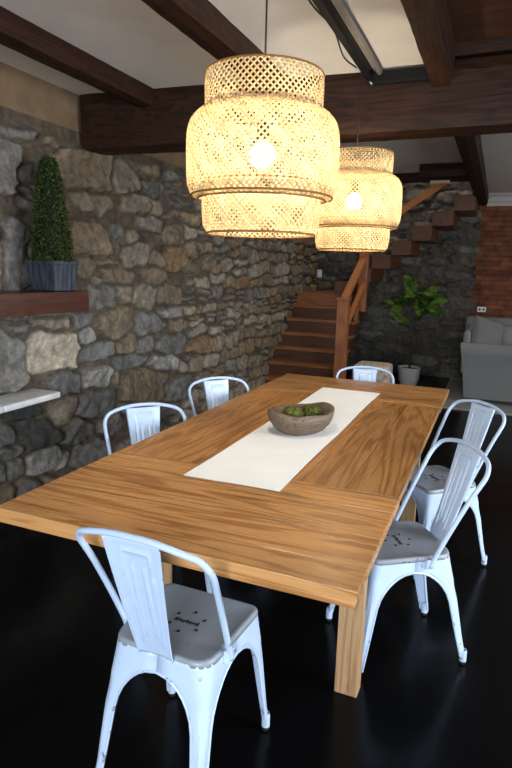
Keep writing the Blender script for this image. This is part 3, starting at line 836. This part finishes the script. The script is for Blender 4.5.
def make_chair():
    t = thing('metal_chair', 'pale blue-white metal chair seen from behind at the near table end', 'chair', (0, 0, 0), 0, 'metal chairs around the table')
    # seat: dished sheet with rolled-down rim
    bm = nb(); rows = []; n = 26
    def sq(a, hw, hf, hb):
        ca, sa = math.cos(a), math.sin(a); e = .36
        return hw * math.copysign(abs(ca) ** e, ca), (hf if sa > 0 else hb) * math.copysign(abs(sa) ** e, sa)
    seg = 64
    def outline(k):
        """seat outline following the four folded corners"""
        f = (k + .5) / seg * 4; q = int(f); t = f - q
        cs = [(1, 1), (-1, 1), (-1, -1), (1, -1)]
        def pt(i): 
            sx_, sy_2 = cs[i % 4]; x_, y_, r_ = chair_corner(sy_2, .452); return Vector((sx_ * x_, y_)), r_
        (p0, r0), (p1, r1) = pt(q), pt(q + 1); pm, _ = pt(q + 3)
        L0 = (p1 - p0).length; d0 = (p1 - p0).normalized()
        if t < .25:
            a_ = p0 + (pm - p0).normalized() * r0; b_ = p0 + d0 * r0; g = .5 + t * 2
            return a_ * (1 - g) ** 2 + p0 * 2 * g * (1 - g) + b_ * g * g
        if t > .75:
            pn, _ = pt(q + 2); a_ = p1 - d0 * r1; b_ = p1 + (pn - p1).normalized() * r1; g = (t - .75) * 2
            return a_ * (1 - g) ** 2 + p1 * 2 * g * (1 - g) + b_ * g * g
        u_ = (t - .25) / .5
        return p0 + d0 * (r0 + (L0 - r0 - r1) * u_)
    OL = [outline(k) for k in range(seg)]
    for s, z in ((.02, .4535), (.3, .454), (.6, .4555), (.82, .4575), (.92, .4605), (.965, .4618), (.992, .4595), (1.008, .453), (1.011, .443)):
        row = []
        for k in range(seg):
            p = OL[k]
            if s < .9:
                a = math.atan2(p.y, p.x); f = s ** 1.5
                p = Vector((p.x * f + .16 * math.cos(a) * (1 - f), p.y * f + .16 * math.sin(a) * (1 - f)))
            row.append(bm.verts.new((p.x * s, p.y * s, z)))
        rows.append(row)
    grid_faces(bm, rows, True); bm.faces.new(rows[0])
    bmesh.ops.recalc_face_normals(bm, faces=bm.faces)
    seat = obj('seat', bm, M['seat'], t, True); seat['label'] = 'worn seat with its shade painted in as grey'; solidify(seat, .0025, -1)
    for k in range(6):
        a = 2 * PI * k / 6 + .52
        bm = nb(); lathe(bm, [(.0001, .4560), (.0048, .4560), (.0050, .4535)], 10, (.050 * math.cos(a), .050 * math.sin(a))); obj('drain_hole', bm, M['hole'], seat)
    bm = nb(); box(bm, -.038, .038, -.0014, .0014, .4535, .4557)
    for k in range(7):                                                 # stamped mark across the middle
        x = (k - 3) * .0115
        box(bm, x - .0022, x + .0022, -.008 + .004 * (k % 2), .008 - .003 * (k % 3), .4533, .4558)
    obj('stamped_mark', bm, M['hole'], seat)
    for sx in (-1, 1):
        for sy in (-1, 1):
            bm, foot = chair_leg(sx, sy)
            lg = obj('leg', bm, M['paint'], t, True, math.radians(40)); solidify(lg, .0022, 0)
            bm = nb()
            lathe(bm, [(.0001, 0), (.0118, 0), (.0128, .004), (.0128, .014), (.011, .020), (.0001, .020)], 16, foot)
            obj('rubber_foot', bm, M['rubber'], lg, True)['label'] = 'black rubber foot'
            bm = nb(); lathe(bm, [(.0136, .013), (.0132, .050), (.0112, .060)], 16, foot); obj('foot_sleeve', bm, M['paint'], lg, True)
    # hoop back
    half = [(.170, -.055, .425), (.171, -.075, .475), (.178, -.125, .585), (.186, -.176, .69), (.191, -.206, .745), (.188, -.228, .778), (.172, -.244, .804), (.140, -.258, .819), (.090, -.266, .831), (.045, -.269, .837), (0, -.270, .838)]
    pts = half + [(-x, y, z) for x, y, z in half[-2::-1]]
    bm = nb(); tube(bm, catmull(pts, 5), .0088, 12); hp = obj('back_hoop', bm, M['paint'], t, True)
    for sx in (-1, 1):
        bm = nb(); box(bm, sx * .163 - .009, sx * .163 + .009, -.074, -.040, .418, .455, .004)
        obj('hoop_bracket', bm, M['paint'], hp)
    # splat with stamped panel
    bm = nb(); rows = []; nv, nh = 44, 40
    for j in range(nv + 1):
        s = j / nv; z = .448 + (.826 - .448) * s
        yb = -.160 - .106 * s ** .9 
        hw = .052 + .031 * s
        row = []
        for i in range(nh + 1):
            uu = i / nh * 2 - 1; x = uu * hw; d = 0
            a = abs(uu) * hw
            if .12 < s < .90:
                ed = .030 + .014 * s
                if abs(a - ed) < .0045: d = .0045
                if abs(a - ed * .45) < .004 and .2 < s < .78: d = .004
            elif .90 <= s < .925 and a < .044: d = .0045
            if i in (0, nh): d = .006
            row.append(bm.verts.new((x, yb - d + (.006 * (1 - uu * uu)), z)))
        rows.append(row)
    grid_faces(bm, rows)
    sp = obj('back_splat', bm, M['paint'], t, True, math.radians(50)); solidify(sp, .003, 0)
    return t
proto = make_chair()
CH = [((-0.743, 1.335), -0.02, None),
      ((-0.270, 2.158), 2.14, 'pale blue-white metal chair nearest the camera on the right side of the table'),
      ((-0.211, 2.955), 2.33, 'pale blue-white metal chair farther back on the right side, in front of the sofa'),
      ((-1.312, 2.096), -2.307, 'pale blue-white metal chair on the left side of the table, nearer the camera'),
      ((-1.306, 2.895), -2.245, 'pale blue-white metal chair on the left side of the table, nearer the stairs'),
      ((-0.743, 3.694), 3.374, 'pale blue-white metal chair at the far table end before the potted tree')]
for k, ((x, y), rz, lab) in enumerate(CH):
    if k == 0: proto.location = (x, y, 0); proto.rotation_euler = (0, 0, rz)
    else: dup(proto, (x, y, 0), rz, lab).scale = (1, 1, .98)

# ------------------------------------------------------------------ mantel, ledge, topiary
tag(obj('mantel_shelf', rough_box(WX + .0, -2.34, 0.6, 2.945, 1.185, 1.31, 1, amp=.002, seed=9, bev=.004), M['mantel']), 'dark red mahogany mantel shelf on the left stone wall', 'shelf')
t = thing('stone_ledge', 'pale stone ledge slab projecting from the left wall under the mantel', 'ledge', (WX, 0, 0))
for y0, y1 in ((0.7, 1.45), (1.454, 2.30), (2.304, 2.745)):
    bm = nb(); box(bm, 0.01, .235, y0, y1, .665, .702, .008, 3); obj('slab', bm, M['ledge'], t, True, math.radians(40))
tp = thing('boxwood_topiary', 'cone-shaped boxwood topiary in a blue-grey planter on the mantel', 'topiary', (-2.445, 2.752, 1.312))
bm = nb(); rows = []
for hw, z in ((.084, 0.0), (.090, .004), (.101, .150), (.105, .153), (.105, .172), (.094, .172), (.090, .14)):
    pts = []
    nseg = 10
    cs = [(-1, -1), (1, -1), (1, 1), (-1, 1)]
    for q in range(4):
        a, b = cs[q], cs[(q + 1) % 4]
        for k in range(nseg):
            f = k / nseg; rib = .0016 if (k % 2 and .004 <= z < .166) else 0
            x, y = a[0] + (b[0] - a[0]) * f, a[1] + (b[1] - a[1]) * f
            pts.append(bm.verts.new((x * (hw + rib), y * (hw + rib), z)))
    rows.append(pts)
grid_faces(bm, rows, True); bm.faces.new(rows[0][::-1]); bm.faces.new(rows[-1])
obj('planter', bm, M['planter_blue'], tp)
def leaf(bm, p, d, nrm, L_, W_, bend=.2):
    d = d.normalized(); s = d.cross(nrm)
    s = (d.orthogonal() if s.length < 1e-4 else s).normalized(); n = s.cross(d)
    prev = None
    for f, wv in ((0, .12), (.3, .85), (.6, 1.0), (.85, .6), (1, .05)):
        c = p + d * L_ * f - n * bend * L_ * f * f
        pair = (bm.verts.new(c - s * W_ / 2 * wv), bm.verts.new(c - n * W_ * .10 * wv), bm.verts.new(c + s * W_ / 2 * wv))
        if prev:
            bm.faces.new((prev[0], prev[1], pair[1], pair[0])); bm.faces.new((prev[1], prev[2], pair[2], pair[1]))
        prev = pair
bm = nb(); rr = random.Random(5)
for k in range(4200):
    f = 1 - math.sqrt(rr.random()) if False else rr.random() ** 1.5
    z = .175 + .575 * f; a = rr.uniform(0, 2 * PI)
    R = (.046 + .070 * (1 - f)) * math.sqrt(max(.05, 1 - max(0, f - .8) ** 2 * 22)) * rr.uniform(.82, 1.06)
    if z < .24: R *= .88
    p = Vector((R * math.cos(a), R * math.sin(a), z))
    d = Vector((math.cos(a), math.sin(a), rr.uniform(-.1, .9))) + Vector((rr.gauss(0, .5), rr.gauss(0, .5), rr.gauss(0, .4)))
    leaf(bm, p, d, Vector((rr.gauss(0, .5), rr.gauss(0, .5), 1)), rr.uniform(.015, .023), rr.uniform(.010, .015))
obj('foliage', bm, M['box_leaf'], tp)
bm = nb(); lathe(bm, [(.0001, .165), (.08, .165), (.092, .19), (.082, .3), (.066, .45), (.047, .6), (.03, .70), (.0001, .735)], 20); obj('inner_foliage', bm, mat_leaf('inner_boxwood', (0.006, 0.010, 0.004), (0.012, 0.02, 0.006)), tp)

# ------------------------------------------------------------------ staircase
stc = thing('staircase', 'reddish-brown wooden staircase turning right against the dark back stone wall', 'staircase', (0, 0, 0))
U0, RUN, Z0, RISE = 6.60, .207, .155, .17
for k in range(6):
    z1 = Z0 + RISE * k; y0 = U0 + RUN * k
    bm = nb(); box(bm, WX + .02, -1.70, y0 + .02, y0 + RUN + .06, max(0, z1 - .19), z1 - .04)
    st = obj('step', bm, M['stair_riser'], stc)
    bm = nb(); box(bm, WX + .02, -1.68, y0, y0 + RUN + .06, z1 - .038, z1, .008); obj('tread', bm, M['stair_x'], st)
bm = nb(); box(bm, WX + .02, -1.84, 7.85, BY - .06, 1.0, 1.175, .006); obj('landing', bm, M['stair_x'], stc)
x = -2.07; z = 1.33
for k in range(7):
    xx = -0.62 - .243 * (6 - k); zz = 2.43 - .182 * (6 - k)
    bm = rough_box(xx, xx + .25, 7.80, BY - .06, zz - .185, zz, 1, step=.08, amp=.003, seed=k, bev=.008)
    obj('step', bm, M['stair_y'], stc)
bm = nb(); box(bm, -1.755, -1.625, 6.74, 6.87, 0, 1.135, .006); nw = obj('newel_post', bm, M['newel'], stc)
bm = nb(); box(bm, -1.765, -1.615, 6.73, 6.88, 1.135, 1.165, .006); obj('post_cap', bm, M['newel'], nw)
bm = nb(); box(bm, -1.745, -1.625, 7.72, 7.84, 0.95, 2.10, .006); obj('upper_post', bm, M['newel'], stc)
def bar(p, q, w_, h_):
    p, q = Vector(p), Vector(q); d = (q - p).normalized(); s = d.cross(Vector((0, 0, 1))).normalized() * w_ / 2; u_ = s.cross(d).normalized() * h_ / 2
    bm = nb(); A = [bm.verts.new(p + a * s + b * u_) for a, b in ((-1, -1), (1, -1), (1, 1), (-1, 1))]; B = [bm.verts.new(q + a * s + b * u_) for a, b in ((-1, -1), (1, -1), (1, 1), (-1, 1))]
    bm.faces.new(A[::-1]); bm.faces.new(B)
    for k in range(4): bm.faces.new((A[k], A[(k + 1) % 4], B[(k + 1) % 4], B[k]))
    bmesh.ops.recalc_face_normals(bm, faces=bm.faces)
    bmesh.ops.bevel(bm, geom=bm.edges[:], offset=.006, segments=2, affect='EDGES')
    return bm
obj('handrail', bar((-1.69, 6.80, 1.13), (-1.69, 7.79, 1.66), .08, .075), M['rail'], stc)
obj('lower_rail', bar((-1.67, 6.84, .80), (-1.67, 7.79, 1.33), .05, .07), M['rail'], stc)
bm = nb(); box(bm, -1.70, -1.65, 7.42, 7.47, .84, 1.14); obj('baluster', bm, M['newel'], stc)
obj('handrail', bar((-1.62, 7.86, 2.01), (-0.72, 7.86, 2.62), .06, .085), M['rail'], stc)

# ------------------------------------------------------------------ potted tree
pt = thing('potted_tree', 'small broad-leaved tree in a white pot before the dark stone wall', 'potted plant', (-1.0, 7.80, 0))
bm = nb(); rows = lathe(bm, [(.095, 0), (.105, .004), (.135, .10), (.152, .235), (.156, .25), (.146, .25), (.142, .22)], 32); bm.faces.new(rows[0][::-1])
pot = obj('pot', bm, M['planter_white'], pt, True, math.radians(40))
bm = nb(); rows = lathe(bm, [(.0001, .222), (.143, .222)], 24); obj('soil', bm, M['soil'], pot)
stem = catmull([(0, 0, .22), (.012, 0, .5), (-.012, .01, .8), (-.02, 0, 1.02), (-.03, 0, 1.2), (-.05, 0, 1.34)], 5)
bm = nb(); tube(bm, stem, [.015 - .009 * i / (len(stem) - 1) for i in range(len(stem))], 8)
rr = random.Random(9); tips = []
for k, (zb, ang, ln) in enumerate([(.86, -2.6, .20), (.9, .2, .24), (.98, 3.0, .30), (1.0, -.5, .24), (1.06, 1.2, .22), (1.08, 2.5, .2), (1.1, .35, .22), (1.16, -1.4, .22), (1.2, .1, .18)]):
    b0 = Vector((-.015, 0, zb)); e = b0 + Vector((math.cos(ang) * ln, math.sin(ang) * ln * .7, ln * .35)); tube(bm, [b0, (b0 + e) / 2 + Vector((0, 0, -.015)), e], [.006, .005, .003], 6); tips.append((b0, e))
obj('trunk', bm, M['bark'], pt, True)
bm = nb()
for b0, e in tips:
    for j in range(9):
        f = .30 + .70 * (j + 1) / 9; p = b0.lerp(e, f); a = rr.uniform(0, 2 * PI)
        d = (e - b0).normalized() * .7 + Vector((math.cos(a), math.sin(a), rr.uniform(-.5, .6)))
        leaf(bm, p, d, Vector((rr.gauss(0, .5), rr.gauss(-.4, .4), 1)), rr.uniform(.15, .24), rr.uniform(.085, .14), .25)
for z_ in (1.28, 1.31, 1.34, 1.30):
    a = rr.uniform(0, 6.28); leaf(bm, Vector((-.05, 0, z_)), Vector((math.cos(a), math.sin(a), .8)), Vector((0, -1, .5)), .16, .09, .2)
obj('foliage', bm, M['tree_leaf'], pt, True)

# ------------------------------------------------------------------ pouf, rug, sofa
bm = nb(); box(bm, -1.56, -1.13, 6.86, 7.30, .03, .365, .06, 4)
o = tag(obj('pouf', bm, M['pouf'], None, True), 'cream patterned pouf on the floor left of the white plant pot', 'pouf')
for lx in (-1.54, -1.19):
    for ly in (6.92, 7.24):
        bm = nb(); box(bm, lx - .02, lx + .02, ly - .02, ly + .02, 0, .045); obj('foot', bm, M['feet_dark'], o)
bm = nb(); box(bm, -0.52, 2.6, 6.64, 8.62, 0.0, .010, .003); rg = tag(obj('area_rug', bm, M['rug']), 'grey area rug on the black floor under the sofa', 'rug')
for y_ in (6.615, 8.60):
    bm = nb(); box(bm, -0.53, 2.61, y_, y_ + .04, 0.0, .013, .003); obj('rug_binding', bm, M['rug_edge'], rg)

def soft(x0, x1, y0, y1, z0, z1, bev=.05, puff=.0, seed=0):
    bm = nb(); box(bm, x0, x1, y0, y1, z0, z1, min(bev, .45 * min(x1 - x0, y1 - y0, z1 - z0)), 4)
    bmesh.ops.subdivide_edges(bm, edges=[e for e in bm.edges if e.calc_length() > .12], cuts=3, use_grid_fill=True)
    for v in bm.verts: v.co += mnoise.noise_vector(v.co * 5 + Vector((seed, 0, 0))) * puff
    return bm
sf = thing('sofa', 'grey fabric corner sofa on the rug against the brick wall', 'sofa', (0, 0, .012))
# body pieces, coordinates in the room
obj('base', soft(-0.19, 2.4, 7.12, 8.62, .06, .30, .02), M['sofa'], sf, True, math.radians(50))
arm = nb(); rows = []
prof = [(7.07, .045), (7.07, .30), (7.065, .52), (7.04, .56), (7.04, .62), (7.07, .665), (7.14, .68), (7.22, .67), (7.26, .63), (7.265, .56), (7.265, .045)]
for xx, sh in ((-0.262, 0), (0.9, 0)):
    rows.append([arm.verts.new((xx - (.085 * max(0, (z - .1)) / .55 if xx < 0 else 0), y, z)) for y, z in prof])
grid_faces(arm, rows, True); arm.faces.new(rows[0][::-1]); arm.faces.new(rows[1]); bmesh.ops.recalc_face_normals(arm, faces=arm.faces)
obj('arm', arm, M['sofa'], sf, True, math.radians(50))
obj('side_back', soft(-0.335, -0.255, 7.24, 8.62, .30, .80, .05, .006), M['sofa'], sf, True)
obj('back', soft(-0.38, 2.4, 8.42, 8.64, .30, .90, .05, .006), M['sofa'], sf, True)
obj('seat_cushion', soft(-0.19, .62, 7.27, 8.40, .30, .48, .05, .006), M['sofa'], sf, True)
obj('seat_cushion', soft(.63, 2.35, 7.67, 8.40, .30, .48, .05, .006), M['sofa'], sf, True)
for fx, fy in ((-0.15, 7.14), (.8, 7.14), (-.15, 8.55), (2.3, 8.55)):
    bm = nb(); box(bm, fx - .03, fx + .03, fy - .03, fy + .03, 0, .07); obj('sofa_foot', bm, M['feet_dark'], sf)
def cushion(w_, h_, t_):
    bm = nb(); n = 14; R = []
    for side in (1, -1):
        rows = []
        for j in range(n + 1):
            row = []
            for i in range(n + 1):
                a, b = i / n * 2 - 1, j / n * 2 - 1
                k = max(0, (1 - a ** 4) * (1 - b ** 4)) ** .5
                px = w_ / 2 * a * (1 - .07 * (1 - a * a) * 0 - .06 * (1 - b * b) * 0 + .04 * abs(a * b)); pz = h_ / 2 * b * (1 + .04 * abs(a * b))
                row.append(bm.verts.new((px, side * t_ / 2 * k, pz)))
            rows.append(row)
        grid_faces(bm, rows)
    bmesh.ops.remove_doubles(bm, verts=bm.verts[:], dist=1e-5); bmesh.ops.recalc_face_normals(bm, faces=bm.faces)
    return bm
o = tag(obj('throw_pillow', cushion(.40, .42, .16), M['pillow'], None, True), 'dark grey square pillow propped in the near left sofa corner', 'pillow')
o.location = (-0.085, 7.455, .745); o.rotation_euler = (math.radians(-14), math.radians(16), math.radians(36))
o = tag(obj('throw_pillow', cushion(.50, .34, .16), M['pillow_light'], None, True), 'lighter grey cushion at the right photo edge on the sofa', 'pillow')
o.location = (0.26, 8.24, .665); o.rotation_euler = (math.radians(-16), 0, math.radians(4))

# ------------------------------------------------------------------ wall plates
def plate(name, loc, lab, cat, slots):
    bm = nb(); box(bm, -.058, .058, -.012, 0, -.036, .036, .004) if slots == 2 else box(bm, -.036, .036, -.012, 0, -.058, .058, .004)
    o = tag(obj(name, bm, M['white_cap']), lab, cat); o.location = loc
    bm = nb()
    if slots == 2:
        for s in (-.026, .026): box(bm, s - .014, s + .014, -.0145, -.011, -.012, .012, .002)
    else: box(bm, -.006, .006, -.022, -.011, -.012, .012, .002)
    obj('socket' if slots == 2 else 'toggle', bm, M['hole'] if slots == 2 else M['white_cap'], o)
plate('wall_outlet', (-0.20, BY - .001, 1.0), 'white wall outlet on the brick wall above the sofa', 'outlet', 2)
plate('light_switch', (-2.555, BY - .07, 1.43), 'white light switch on the stone wall above the stair landing', 'light switch', 1)
